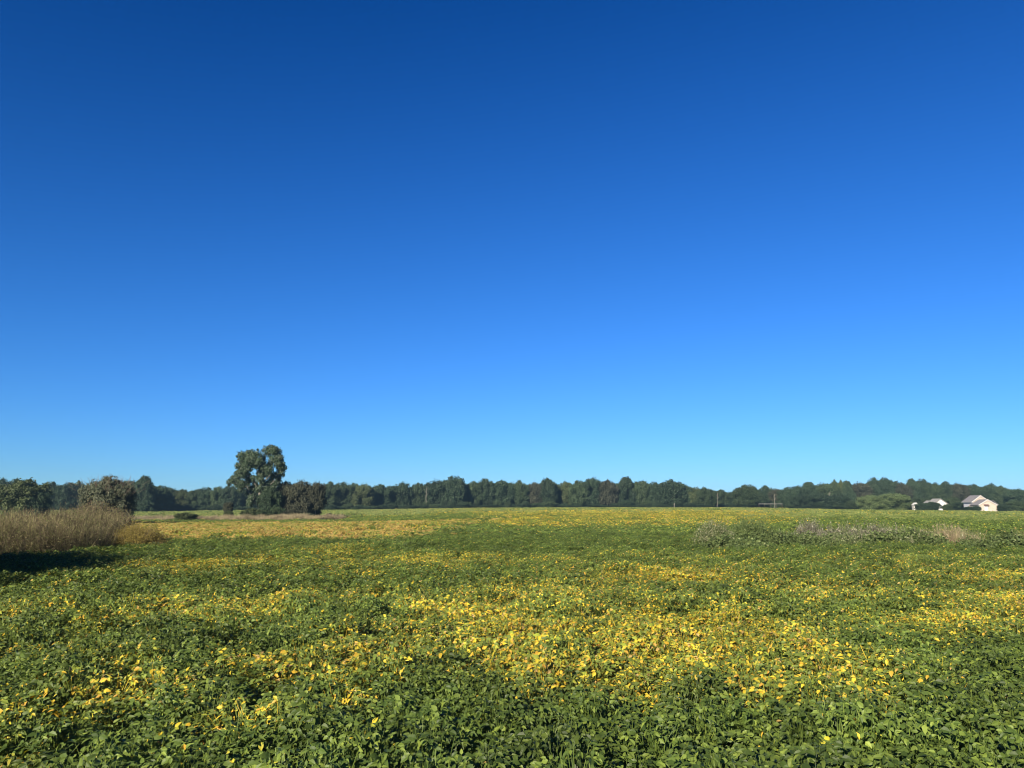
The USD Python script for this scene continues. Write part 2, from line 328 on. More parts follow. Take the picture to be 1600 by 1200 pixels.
def soy_plant(rng, trifoliates, leaf, radius, height, detail, stems=True, thin=1.0):
    n = trifoliates
    r = radius * np.sqrt(rng.random(n)); a = rng.random(n) * 2 * PI
    depth = np.minimum(rng.exponential(0.15, n), 0.55) * height / 0.8
    top = height * (1 - 0.22 * (r / radius) ** 2) - depth
    c = np.stack([r * np.cos(a), r * np.sin(a), top], -1)
    out = np.stack([np.cos(a + rng.normal(0, 0.9, n)), np.sin(a + rng.normal(0, 0.9, n)), np.zeros(n)], -1)
    tilt = unit(np.array([-0.22, -0.52, 1.0]) + rng.normal(0, 0.46, (n, 3)) * [1, 1, 0.3])
    tri = []
    for k, off in enumerate((0, 1.25, -1.25)):
        ca, sa = math.cos(off), math.sin(off)
        d = np.stack([out[:, 0] * ca - out[:, 1] * sa, out[:, 0] * sa + out[:, 1] * ca, np.zeros(n)], -1)
        d[:, 2] = -rng.uniform(-0.15, 0.75, n)
        nn = unit(tilt + rng.normal(0, 0.25, (n, 3)))
        d = unit(d - (d * nn).sum(1, keepdims=True) * nn)
        b = c + d * leaf * (0.10 if k else 0.35)
        L = leaf * rng.uniform(0.6, 1.25, n)
        tri.append((b, d, nn, L))
    b, d, nn, L = (np.concatenate([t[i] for t in tri]) for i in range(4))
    v, f = blades(b, d, nn, L, L * rng.uniform(0.48, 0.74, len(L)), detail, droop=rng.uniform(0.0, 0.45, len(L)) if detail else 0.1, fold=0.14)
    if not stems:
        return v, f
    low = np.stack([c[:, 0] * 0.35, c[:, 1] * 0.35, np.maximum(c[:, 2] - rng.uniform(0.12, 0.3, n), 0.05)], -1)
    pet = ribbons(low, c, 0.005, 0.003, np.array([0.3, 1.0, 0.2]))
    m = max(3, n // 8)
    sa = np.stack([rng.normal(0, 0.02, m), rng.normal(0, 0.02, m), np.zeros(m)], -1)
    sb = np.stack([rng.normal(0, radius * 0.4, m), rng.normal(0, radius * 0.4, m), rng.uniform(0.6, 1.02, m) * height], -1)
    return join([(v, f), pet, ribbons(sa, sb, 0.009, 0.004, np.array([0.2, 1.0, 0.0]))])

CLASS_NAMES = ("green", "turning", "mixed", "yellowing", "yellow", "golden", "pale_green")

def no_crop(x, y):
    """Where weeds, brush or trees take the place of the crop."""
    x, y = np.asarray(x, float), np.asarray(y, float)
    out = (x < np.interp(y, [27, 29, 32, 36, 43], [-18.6, -16.9, -16.2, -16.6, -17.4])) & (y > 27) & (y < 44)
    out |= (x < -0.667 * y - 2.0) & (x < -13.5) & (y <= 27)
    out |= (np.abs(x + 48 - 0.0 * y) < 40) & (y > 104) & (y < 160) & (x > -0.52 * y) & (x < -0.21 * y)
    for cx, cy, sx, sy in HOLES:
        out |= ((x - cx) / sx) ** 2 + ((y - cy) / sy) ** 2 < 1
    out |= (y > 268) & (x > 112)
    return out

HOLES = []

def sow(y0, y1, step, seed, margin=0.70):
    rng = np.random.default_rng(seed)
    xs, ys = np.arange(-margin * y1 - 4, margin * y1 + 4, step), np.arange(y0, y1, step)
    X, Y = (g.ravel() for g in np.meshgrid(xs, ys))
    X = X + rng.uniform(-0.45, 0.45, len(X)) * step
    Y = Y + rng.uniform(-0.45, 0.45, len(Y)) * step
    keep = (np.abs(X) < margin * Y + 4) & ~no_crop(X, Y)
    return X[keep], Y[keep], rng

def crop(name, label, y0, y1, step, variants, make, seed, zs=(0.80, 1.18), classes=range(7), select=None):
    X, Y, rng = sow(y0, y1, step, seed)
    cls = crop_class(X, Y, rng)
    if select is not None:
        k = select(X, Y)
        X, Y, cls = X[k], Y[k], cls[k]
    protos, at = [], {}
    for c in sorted(set(cls.tolist())):
        for v in range(variants):
            at[c, v] = len(protos)
            protos.append((f"plant_{CLASS_NAMES[c]}_{v + 1:03d}", make(np.random.default_rng(seed * 100 + v), 0.8 if c in (3, 4) else 1.0), crop_mats[c]))
    var = rng.integers(0, variants, len(X))
    index = [at[c, v] for c, v in zip(cls.tolist(), var.tolist())]
    hgt = (0.90 + 0.46 * (noise2(X, Y, 1.3, 21) - 0.5) + 0.35 * (noise2(X, Y, 6.0, 22) - 0.5)) * rng.uniform(*zs, len(X))
    hgt = np.where(cls >= 3, hgt * 0.93, hgt)
    s = rng.uniform(0.92, 1.12, len(X))
    instancer(path_for(name), protos, np.stack([X, Y, terrain(X, Y)], -1), index, rng.uniform(-0.7, 0.7, len(X)), np.stack([s, s, hgt], -1), label, "crop")

# the weedy patch at the right and its pieces: centre and half-widths
HOLES += [(8.6, 31.5, 1.0, 1.4), (11.8, 33.0, 1.6, 1.8), (17.0, 35.5, 4.2, 2.6), (18.8, 33.8, 1.4, 1.6), (23.6, 32.0, 2.2, 1.6), (21.0, 31.6, 1.6, 1.2)]

def build_crop():
    crop("soybean_crop", "green and yellowing soybean leaves filling the near field to the weeds", 2.2, 15, 0.31, 9,
         lambda r, k: soy_plant(r, int(112 * k), 0.053, 0.29, 0.80, 1), 11)
    crop("soybean_crop", "middle of the soybean field, green with scattered yellow plants, level with the brush and weeds", 15, 46, 0.34, 4,
         lambda r, k: soy_plant(r, int(76 * k), 0.064, 0.30, 0.80, 0), 12, select=lambda x, y: GOLD(x, y) < 0.5)
    crop("golden_crop", "golden ripe soybean strip below the tall open-crowned tree", 36, 92, 0.7, 3,
         lambda r, k: soy_plant(r, int(70 * k), 0.13, 0.60, 0.80, 0, False), 13, select=lambda x, y: GOLD(x, y) >= 0.5)
    crop("distant_crop", "distant soybeans in a dark green belt and a yellow belt before the tree line", 46, 130, 0.8, 3,
         lambda r, k: soy_plant(r, int(70 * k), 0.14, 0.66, 0.80, 0, False), 14, select=lambda x, y: GOLD(x, y) < 0.5)
    crop("distant_field", "flat green and yellow streaked field at the foot of the tree line", 130, 372, 2.2, 3,
         lambda r, k: soy_plant(r, int(100 * k), 0.32, 1.7, 0.55, 0, False), 15)

build_crop()

# ---------------------------------------------------------------- trees
def blob_leaves(rng, centres, radii, per, leaf, squash=0.95, shell=(0.45, 1.16)):
    n = len(centres)
    k = np.maximum(8, (per * (radii / radii.mean()) ** 2).astype(int))
    idx = np.repeat(np.arange(n), k)
    d = unit(rng.normal(0, 1, (len(idx), 3)))
    rad = radii[idx] * rng.uniform(*shell, len(idx)) * (1 + 0.22 * np.sin(7 * d[:, 0] + 3.1 * idx) * np.cos(6 * d[:, 2] + idx) + 0.10 * np.sin(13 * d[:, 1] + 2.3 * idx))
    p = centres[idx] + d * rad[:, None] * [1, 1, squash]
    nn = unit(d + rng.normal(0, 0.55, d.shape) + [0, 0, 0.25])
    t = unit(np.cross(nn, rng.normal(0, 1, d.shape)))
    t[:, 2] -= 0.3
    L = leaf * rng.uniform(0.6, 1.3, len(idx))
    return blades(p - t * L[:, None] / 2, t, nn, L, L * rng.uniform(0.6, 0.85, len(idx)), 0, 0.1, 0.12)

PROFILES = {
    "round": ([0.0, 0.12, 0.45, 0.75, 0.92, 1.0], [0.7, 0.9, 1.0, 0.98, 0.82, 0.6]),
    "dome": ([0.0, 0.2, 0.5, 0.8, 0.95, 1.0], [0.85, 0.95, 1.0, 1.0, 0.9, 0.75]),
    "tall": ([0.0, 0.15, 0.4, 0.7, 0.9, 1.0], [0.7, 0.85, 1.0, 0.95, 0.75, 0.5]),
    "oval": ([0.0, 0.2, 0.5, 0.7, 0.88, 1.0], [0.6, 0.85, 1.0, 0.95, 0.75, 0.45]),
    "ragged": ([0.0, 0.2, 0.45, 0.65, 0.85, 1.0], [0.7, 0.95, 0.85, 1.0, 0.75, 0.65]),
    "pointed": ([0.0, 0.12, 0.4, 0.65, 0.85, 1.0], [0.85, 1.0, 0.95, 0.8, 0.55, 0.25]),
}

def prof_top(form):
    return {"pointed": 0.45, "oval": 0.8, "ragged": 0.95}.get(form, 1.0)

def crown_mesh(seed, form, bottom, blobs=54, per=210, leaf=0.044, jitter=0.10):
    """A crown of unit height on a unit width, from the height bottom up."""
    rng = np.random.default_rng(seed)
    t = (np.arange(blobs) + rng.random(blobs)) / blobs
    t = t * (0.80 if form != "pointed" else 0.97)
    prof = np.interp(t, *PROFILES[form])
    a = np.arange(blobs) * 2.39996 + rng.normal(0, 0.4, blobs)
    rr = rng.uniform(0.085, 0.16, blobs) * (0.75 + 0.25 * prof)
    rho = np.maximum(prof * 0.5 - rr * 0.8, 0) * rng.uniform(0.75, 1.12, blobs)
    z = bottom + rr * 0.5 + t * (1 - bottom - rr * 1.25) + rng.normal(0, jitter * 0.25, blobs)
    c = np.stack([rho * np.cos(a), rho * np.sin(a), z], -1)
    k = 10
    rho_t, a_t = 0.40 * np.sqrt((np.arange(k) + 0.5) / k) * prof_top(form), np.arange(k) * 2.39996 + rng.random() * 6
    r_t = rng.uniform(0.08, 0.15, k)
    top = np.stack([rho_t * np.cos(a_t), rho_t * np.sin(a_t), 1.0 - r_t * 0.95 - 1.1 * rho_t ** 2 - rng.uniform(0, 0.10, k)], -1)
    c, rr = np.vstack([c, top]), np.concatenate([rr, r_t])
    blobs += k
    core = np.stack([rng.normal(0, 0.06, 8), rng.normal(0, 0.06, 8), np.linspace(bottom + 0.12, 0.8, 8)], -1)
    c, r = np.vstack([c, core]), np.concatenate([rr, np.full(8, 0.17)])
    tw = rng.integers(0, blobs, blobs * 2)           # small sprays that break the outline
    d = unit(rng.normal(0, 1, (len(tw), 3)) + [0, 0, 0.2])
    c2 = c[tw] + d * (r[tw] * 0.85)[:, None]
    r2 = rng.uniform(0.03, 0.06, len(tw))
    return join([blob_leaves(rng, c, r, per, leaf), blob_leaves(rng, c2, r2, per * 0.16, leaf * 0.9)])

def trunk_mesh(seed, bottom, top=0.72, r=0.022, limbs=5):
    rng = np.random.default_rng(seed + 5)
    zz = np.linspace(-0.01, top, 7)
    wob = np.cumsum(rng.normal(0, 0.008, (7, 2)), 0)
    p = np.column_stack([wob, zz])
    parts = [tube(p, r * np.linspace(1.25, 0.3, 7), 7)]
    for k in range(limbs):
        z0 = rng.uniform(max(bottom, 0.15), top * 0.85)
        a, l = rng.random() * 2 * PI, rng.uniform(0.15, 0.32)
        b = np.array([np.interp(z0, zz, p[:, 0]), np.interp(z0, zz, p[:, 1]), z0])
        e = np.array([math.cos(a) * l * 0.8, math.sin(a) * l * 0.8, l * 0.7])
        parts.append(tube(np.array([b, b + e * 0.5 + [0, 0, -0.01], b + e]), r * np.array([0.55, 0.35, 0.12]), 5))
    return join(parts)

forms = {}
def tree_form(form, seed, tint, bottom=0.06):
    key = (form, seed, tint, bottom)
    if key not in forms:
        p = path_for(f"{form}_{tint}_tree_form")
        stage.CreateClassPrim(p)
        usdkit.mesh(stage, p + "/trunk", trunk_mesh(seed, bottom), bark, smooth=40)
        shape(p + "/crown", crown_mesh(seed, form, bottom), foliage[tint])
        forms[key] = p
    return forms[key]

def place_tree(px, w, top, depth, form, tint, label, seed=1, bottom=0.06, name="tree", cat="tree", yaw=None, group=None):
    """A tree at the given distance whose crown is w photo pixels wide and ends at photo row top."""
    at = sight(px, top, depth)
    z = tz(at[0], depth)
    h, wid = at[2] - z, w / 1200 * depth * 0.99
    x = UsdGeom.Xform.Define(stage, path_for(name))
    x.AddTranslateOp().Set(Gf.Vec3d(float(at[0]), float(depth), z - 0.05))
    x.AddRotateZOp().Set(float((px * 37) % 360 if yaw is None else yaw))
    x.AddScaleOp().Set(Gf.Vec3f(float(wid), float(wid), float(h)))
    x.GetPrim().GetReferences().AddInternalReference(tree_form(form, seed, tint, bottom))
    x.GetPrim().SetInstanceable(True)
    return tag(x.GetPrim(), label, cat, group)

# the far tree line, from the left edge of the photograph to the right: column, crown width, top row, distance, form, tint, variant, label
LINE = [
    (0, 38, 745, 300, "dome", "dark", 1, "dark dome-topped tree cut by the left edge of the photo"),
    (30, 34, 746, 320, "round", "dark", 2, "dark tree whose top peeps over the olive tree near the left edge"),
    (58, 26, 755, 310, "round", "dark", 3, "low dark tree filling the dip right of the olive tree's top"),
    (82, 30, 751, 300, "round", "mid", 4, "mid green rounded tree just right of the olive tree at far left"),
    (106, 30, 752, 300, "ragged", "dark", 1, "dark deep-shaded tree standing above the tan brush at far left"),
    (122, 26, 750, 320, "dome", "olive", 2, "olive-topped tree touching the left side of the grey-brown bushy tree"),
    (227, 30, 743, 270, "pointed", "dark", 3, "tall peaked tree just right of the grey-brown bushy tree"),
    (252, 26, 757, 285, "round", "mid", 4, "small green tree at the right foot of the tall peaked tree"),
    (268, 24, 760, 320, "dome", "dark", 1, "low dark-topped tree above the pale green field, nearest the peaked tree"),
    (286, 26, 763, 320, "round", "olive", 2, "pale lit low tree above the small dark round bush"),
    (306, 24, 763, 320, "ragged", "mid", 3, "low ragged tree in the lowest dip of the left tree line"),
    (324, 24, 760, 320, "round", "dark", 4, "dark round tree in the left line, second left of the tall open-crowned tree"),
    (342, 24, 758, 320, "dome", "mid", 1, "light-sided dark tree left of the purple sapling's top"),
    (362, 28, 757, 320, "round", "dark", 2, "deep shaded tree behind the left limbs of the tall open-crowned tree"),
    (385, 30, 759, 325, "dome", "dark", 3, "dark tree seen under the crown of the tall open-crowned tree"),
    (516, 26, 751, 335, "round", "mid", 4, "green tree right beside the slim brown tree with the bare foot"),
    (537, 28, 751, 340, "dome", "mid", 1, "bright green flat-topped tree, second right of the slim brown tree"),
    (556, 24, 753, 345, "ragged", "dark", 2, "narrow dark tree left of the olive rounded tree over the far field"),
    (569, 28, 754, 335, "round", "olive", 3, "olive rounded tree lit on its left, left of a deep shaded hollow"),
    (594, 34, 755, 345, "dome", "dark", 4, "broad flat-domed tree with a deep shaded hollow beneath it"),
    (629, 30, 752, 350, "round", "dark", 1, "round-headed tree standing free between two notches of sky"),
    (655, 24, 753, 352, "round", "mid", 2, "small round-headed tree right of the second sky notch, beside a pinkish bare trunk"),
    (682, 34, 748, 352, "dome", "dark", 3, "broad domed tree leaning against the tallest tree of the centre line"),
    (708, 32, 742, 350, "round", "dark", 4, "tallest round tree of the centre line with a dark shaded flank"),
    (738, 24, 750, 358, "ragged", "mid", 1, "narrow ragged tree just right of the tallest centre tree"),
    (760, 26, 746, 360, "oval", "dark", 2, "oval dark tree with a knobbly top, second right of the tallest centre tree"),
    (786, 30, 748, 362, "dome", "dark", 3, "flat-domed tree above the middle of the photo"),
    (812, 26, 749, 364, "round", "mid", 4, "rounded green tree near the photo's centre line"),
    (834, 26, 752, 366, "ragged", "brown", 1, "brown-tinged tree right of the photo's centre line"),
    (856, 26, 745, 366, "oval", "dark", 2, "dark tree with a square top left of the thin-topped tree"),
    (884, 24, 750, 372, "ragged", "olive", 3, "thin-topped open tree beside a small notch of sky in the centre line"),
    (903, 26, 749, 368, "round", "mid", 4, "green tree right of the thin-topped tree's notch"),
    (925, 32, 744, 370, "dome", "dark", 1, "high dark tree, tallest between the thin-topped tree and the spire-topped one"),
    (948, 28, 748, 368, "round", "brown", 2, "brownish round tree right of the high dark one"),
    (978, 28, 745, 370, "pointed", "dark", 3, "dark tree with a small spire on top, right half of the centre line"),
    (1003, 28, 749, 370, "dome", "mid", 4, "domed tree right of the spire-topped tree"),
    (1024, 24, 751, 368, "round", "dark", 1, "small round dark tree left of the last big dome of the centre line"),
    (1050, 44, 748, 365, "dome", "dark", 2, "largest dome of the centre line, above the white spot at its foot"),
    (1070, 24, 757, 362, "round", "dark", 3, "dark shoulder tree ending the centre line before the low gap"),
    (1086, 20, 760, 360, "round", "olive", 4, "small olive tree first in the low gap right of the centre line"),
    (1103, 26, 760, 355, "round", "mid", 1, "round tree with a short visible trunk in the low gap"),
    (1124, 24, 764, 375, "dome", "mid", 2, "low pale tree beside the thin bare trunk in the gap"),
    (1142, 22, 767, 375, "round", "dark", 3, "lowest tree of the gap, left of the big oval tree"),
    (1165, 34, 756, 350, "oval", "mid", 4, "big oval green tree right of the low gap"),
    (1184, 22, 764, 370, "round", "dark", 1, "small dark tree tucked right of the big oval tree"),
    (1197, 20, 757, 390, "round", "dark", 2, "dark round head rising behind the pale rail fence"),
    (1214, 22, 762, 372, "ragged", "brown", 3, "purplish brown tree behind the pale bare trunk at the rail fence"),
    (1231, 26, 760, 365, "round", "dark", 4, "dark tree at the left foot of the wooded rise"),
    (1246, 26, 757, 375, "dome", "dark", 1, "second tree up the left slope of the wooded rise"),
    (1263, 26, 752, 385, "pointed", "dark", 2, "pointed dark tree on the left shoulder of the wooded rise"),
    (1284, 26, 753, 390, "dome", "mid", 3, "rounded tree between the pointed tree and the thin twin tops on the rise"),
    (1303, 14, 748, 395, "oval", "mid", 4, "left one of the thin twin tops on the wooded rise"),
    (1313, 10, 748, 397, "oval", "olive", 1, "right one of the thin twin tops on the wooded rise"),
    (1323, 18, 750, 395, "pointed", "dark", 2, "dark small-headed tree right of the thin twin tops"),
    (1342, 30, 752, 400, "dome", "brown", 3, "brownish tree in the sagging stretch of the wooded rise"),
    (1366, 28, 745, 405, "ragged", "dark", 4, "left of the two highest crowns on the wooded rise, above the pale round trees"),
    (1384, 24, 744, 405, "round", "dark", 1, "right of the two highest crowns on the wooded rise, above the pale round trees"),
    (1403, 28, 751, 405, "dome", "brown", 2, "brown-green tree in the dip right of the highest crowns"),
    (1424, 24, 748, 408, "pointed", "dark", 3, "dark pointed tree above the half hidden white house's left end"),
    (1442, 22, 747, 408, "oval", "dark", 4, "narrow dark tree above the half hidden white house"),
    (1458, 26, 753, 405, "round", "mid", 1, "tree top directly above the half hidden white house's gable"),
    (1474, 24, 751, 408, "dome", "dark", 2, "flat dark crown right of the half hidden white house's gable"),
    (1496, 28, 753, 405, "ragged", "brown", 3, "brown-tinged crown midway between the two houses"),
    (1520, 26, 755, 405, "dome", "dark", 4, "dark pointed crown above the cream house's left roof"),
    (1546, 28, 754, 405, "round", "dark", 1, "dark round crown above the cream house's ridge"),
    (1566, 24, 758, 400, "dome", "mid", 2, "greener crown just right of the cream house's ridge"),
    (1588, 30, 762, 380, "round", "dark", 3, "low dark crown near the right edge above the shrubs"),
    (1612, 28, 761, 380, "dome", "dark", 4, "dark crown cut by the right edge of the photo"),
]
for px, w, top, dep, form, tint, var, label in LINE:
    place_tree(px, w * 1.28, top, dep, form, tint, label, seed=var)

# front row below the wooded rise and round the houses
FRONT = [
    (1252, 30, 770, 352, "dome", "dark", 2, "broad low tree at the foot of the rise, right of the rail fence"),
    (1278, 30, 768, 355, "round", "dark", 3, "dark low tree left of the pale snag on the wooded rise"),
    (1310, 32, 770, 355, "dome", "dark", 1, "dark low tree right of the pale snag on the wooded rise"),
    (1335, 24, 781, 340, "round", "mid", 4, "small green tree at the left side of the pale round trees"),
    (1358, 32, 772, 318, "round", "light", 2, "left and smaller one of two pale green round trees left of the houses"),
    (1396, 42, 769, 314, "round", "light", 3, "right and larger one of two pale green round trees left of the houses"),
    (1420, 22, 782, 322, "round", "dark", 4, "dark shrub between the larger pale round tree and the white house"),
    (1434, 30, 776, 335, "dome", "mid", 1, "green tree behind the white house's left end"),
    (1441, 20, 785, 300, "dome", "dark", 2, "dark bush in front of the white house, left of its grey roof"),
    (1456, 20, 783, 300, "round", "dark", 3, "narrow dark bush in front of the white house's middle"),
    (1480, 14, 787, 300, "dome", "mid", 1, "dark bush hiding the lower right corner of the white house"),
    (1486, 24, 775, 325, "round", "mid", 4, "round green tree right of the white house's gable"),
    (1501, 26, 784, 320, "dome", "dark", 1, "low dark tree filling the space between the two houses"),
    (1512, 14, 791, 296, "dome", "dark", 2, "low dark shrub under the cream house's grey side wall"),
    (1525, 12, 790, 294, "dome", "dark", 3, "dark shrub at the left corner of the cream garage gable"),
    (1567, 16, 787, 302, "round", "dark", 4, "dark shrub against the right end of the cream house"),
    (1585, 22, 780, 310, "round", "mid", 1, "round green shrub second right of the cream house"),
    (1603, 20, 783, 310, "round", "dark", 2, "dark round shrub cut by the right edge, near the cream house"),
]
for px, w, top, dep, form, tint, var, label in FRONT:
    shrub = "shrub" in label or "bush" in label
    place_tree(px, w * 1.15, top, dep, form, tint, label, seed=var, bottom=0.02, name="shrub" if shrub else "tree", cat="shrub" if shrub else "tree")

# the mass of wood behind the line and the undergrowth along its foot
def wood():
    rng = np.random.default_rng(77)
    protos = [(f"wood_tree_{i + 1:03d}", crown_mesh(30 + i, f, 0.03, 30, 180, 0.055), foliage[t]) for i, (f, t) in enumerate((("dome", "dark"), ("round", "dark"), ("dome", "mid"), ("ragged", "dark")))]
    P, I, S, Y = [], [], [], []
    cols = np.arange(-20, 1640, 5.0)
    ht = {p[0]: (p[2], p[3]) for p in LINE}
    xs = np.array(sorted(ht)); tops = np.array([ht[k][0] for k in xs]); deps = np.array([ht[k][1] for k in xs])
    for row, (back, drop) in enumerate(((8, 7), (20, 5), (36, 4), (54, 4))):
        for c in cols[row % 2::2]:
            c = c + rng.normal(0, 3)
            d = np.interp(c, xs, deps) + back + rng.normal(0, 3)
            at = sight(c, np.interp(c, xs, tops) + drop + rng.uniform(0, 6), d)
            z = tz(at[0], d)
            w = rng.uniform(7, 11)
            P.append((at[0], d, z)); I.append(rng.integers(0, 4)); S.append((w, w, max(at[2] - z, 3))); Y.append(rng.random() * 2 * PI)
    instancer("/World/wood", protos, P, I, Y, S, "solid dark wood filling in behind the first trees of the tree line", "wood")
    P, I, S, Y = [], [], [], []
    for c in np.arange(-20, 1640, 5.5):
        if 212 < c < 1500:
            d = np.interp(c, xs, deps) - 7 + rng.normal(0, 1.5)
            if c > 1230:
                d = 350 + rng.normal(0, 2) if c < 1340 else 330
            if 1338 < c < 1422: continue
            if c > 1420: continue
            at = sight(c, 790, d)
            w = rng.uniform(3, 6)
            P.append((at[0], d, tz(at[0], d) - 0.1)); I.append(rng.integers(0, 4)); S.append((w, w, rng.uniform(0.8, 1.8) * rng.uniform(1.0, 2.6))); Y.append(rng.random() * 2 * PI)
    instancer("/World/undergrowth", protos, P, I, Y, S, "low dark undergrowth along the foot of the far tree line", "undergrowth")
wood()

# bare pale trunks, a pole-like trunk and the rail fence at the foot of the far trees
def snag(px, y_top, y_bot, depth, r, label, lean=0.3):
    top, bot = sight(px, y_top, depth), sight(px, y_bot, depth)
    z = tz(bot[0], depth)
    t = thing("bare_trunk", label, "dead tree", (bot[0], depth, z))
    h = top[2] - z
    n = np.linspace(0, 1, 6)
    part("trunk", tube(np.column_stack([lean * n + 0.12 * np.sin(n * 9 + px), 0.1 * np.sin(n * 7), -0.2 + n * (h + 0.2)]), r * (1.15 - 0.7 * n), 7), pale_bark, t, 40)
    for k, (f, l, s) in enumerate(((0.6, 0.22, 1), (0.75, 0.18, -1), (0.88, 0.12, 1))):
        b = np.array([lean * f, 0, h * f])
        part("limb", tube(np.array([b, b + [s * l * h * 0.3, -0.1, l * h * 0.5], b + [s * l * h * 0.5, -0.2, l * h]]), r * np.array([0.5, 0.35, 0.12]), 5), pale_bark, t, 40)
snag(1211, 772, 797, 340, 0.15, "pale bare trunk standing in front of the rail fence in the gap", 0.0)
snag(1121, 770, 796, 352, 0.13, "thin grey bare trunk in the low gap, left of the big oval tree")
snag(1297, 769, 796, 363, 0.2, "pale snag among the dark trees of the wooded rise")
snag(665, 762, 796, 346, 0.14, "pinkish bare trunk beside the small round-headed tree of the centre line")
snag(1053, 786, 796, 352, 0.22, "short white stump at the foot of the largest centre dome")
snag(703, 780, 796, 343, 0.11, "thin pale stem at the foot of the tallest round centre tree")

fence_wood = plain("fence_weathered", (0.15, 0.15, 0.14), 0.8, 0.15)
def fence():
    a, b = sight(1186, 790, 346), sight(1222, 790, 346)
    z = tz(a[0], 346)
    t = thing("rail_fence", "pale rail fence crossing behind the bare trunk in the gap", "fence", (a[0], 346, z))
    L = b[0] - a[0]
    top = sight(1200, 787, 346)[2] - z
    def box(x0, x1, y0, y1, z0, z1):
        v = np.array([(x, y, zz) for x in (x0, x1) for y in (y0, y1) for zz in (z0, z1)])
        return v, np.array([(0, 1, 3), (0, 3, 2), (4, 6, 7), (4, 7, 5), (0, 4, 5), (0, 5, 1), (2, 3, 7), (2, 7, 6), (0, 2, 6), (0, 6, 4), (1, 5, 7), (1, 7, 3)])
    part("rail", box(-0.1, L + 0.1, -0.06, 0.06, top - 0.2, top), fence_wood, t)
    for k in range(5):
        x = L * k / 4
        part("post", box(x - 0.05, x + 0.05, 0.063, 0.16, -0.3, top + 0.05), twig_mat, t)
fence()

# ---------------------------------------------------------------- the tall open-crowned tree and its companions
def tall_tree():
    D = 150.0
    base = sight(400, 812, D)
    z0 = tz(base[0], D)
    rng = np.random.default_rng(5)
    t = thing("tall_tree", "tall open-crowned grey-green tree standing alone above the golden strip", "tree", (base[0], D, z0))
    k = D / 1200 / 8
    lobes = [(640, 130, 85), (690, 110, 60), (780, 140, 65), (830, 235, 65), (860, 215, 40), (460, 170, 65), (400, 240, 85), (500, 240, 90), (560, 190, 70), (560, 320, 95), (330, 310, 55),
             (450, 340, 85), (380, 350, 60), (250, 410, 55), (210, 500, 60), (160, 510, 40), (300, 480, 65), (330, 560, 50), (370, 430, 65), (420, 420, 60), (610, 390, 75), (745, 230, 55), (800, 320, 75),
             (840, 300, 50), (830, 420, 45), (700, 430, 60), (665, 330, 50), (690, 510, 60), (770, 500, 45), (740, 380, 60), (560, 440, 55), (610, 270, 55), (520, 520, 40), (640, 560, 60),
             (600, 600, 50), (470, 640, 50), (440, 740, 45), (530, 690, 55), (510, 760, 50), (640, 650, 60), (700, 620, 60), (560, 600, 40), (400, 540, 55), (450, 560, 45), (270, 550, 40), (780, 560, 55), (450, 500, 50), (525, 465, 40), (400, 610, 45), (560, 640, 50), (620, 480, 55), (500, 550, 36), (700, 560, 60), (655, 275, 40), (715, 315, 40), (765, 410, 50), (805, 470, 42), (350, 400, 50), (470, 590, 50), (640, 720, 60), (590, 780, 55), (600, 220, 55), (540, 300, 60)]
    lb = np.array(lobes, float)
    X = (lb[:, 0] - 560) * k
    Z = (975 - lb[:, 1]) * k + (sight(400, 812, D)[2] - z0)
    R = lb[:, 2] * k
    half = np.sqrt(np.clip(1 - ((Z - 8.5) / 6.5) ** 2 * 0.8, 0.15, 1)) * 2.6
    C = np.stack([X, rng.uniform(-1, 1, len(X)) * half, Z], -1)
    extra = rng.integers(0, len(C), 30)
    C2 = C[extra] + rng.normal(0, 1, (30, 3)) * [0.35, 1.3, 0.35]
    C, R = np.vstack([C, C2]), np.concatenate([R, R[extra] * 0.75])
    sp = rng.integers(0, len(C), 160)
    d = unit(rng.normal(0, 1, (160, 3)))
    part("crown", join([blob_leaves(rng, C, R * 0.90, 420, 0.25), blob_leaves(rng, C[sp] + d * R[sp][:, None], rng.uniform(0.15, 0.35, 160), 60, 0.24)]), foliage["silver"], t)
    P = lambda x, y, dy=0.0: np.array([(x - 560) * k, dy, (975 - y) * k + (sight(400, 812, D)[2] - z0)])
    tr = np.array([P(605, 985), P(600, 850), P(585, 740, 0.2), P(585, 600, 0.1), P(600, 470), P(620, 330, -0.3), P(640, 190)])
    tr[0, 2] = -0.2
    part("trunk", tube(tr, [0.46, 0.38, 0.33, 0.27, 0.2, 0.13, 0.05], 9), pale_bark, t, 40)
    for pts, r in (((P(600, 830), P(555, 770, -0.7), P(505, 670, -1.2), P(430, 520, -1.4), P(330, 440, -0.6)), 0.17), ((P(585, 640), P(530, 520, -0.8), P(450, 430, -1.0), P(400, 260, -0.4)), 0.15),
                   ((P(590, 560), P(690, 430, 0.6), P(760, 300, 0.5), P(800, 170, 0.3)), 0.18), ((P(590, 720), P(660, 620, -0.6), P(760, 520, -0.8), P(830, 430, -0.8)), 0.16),
                   ((P(500, 660, -1.2), P(380, 560, -1.5), P(250, 505, -0.6)), 0.09), ((P(600, 480), P(540, 350, -0.6), P(480, 190, -0.8)), 0.14)):
        part("limb", tube(np.array(pts), r * np.linspace(1, 0.25, len(pts)), 7), pale_bark, t, 40)
tall_tree()

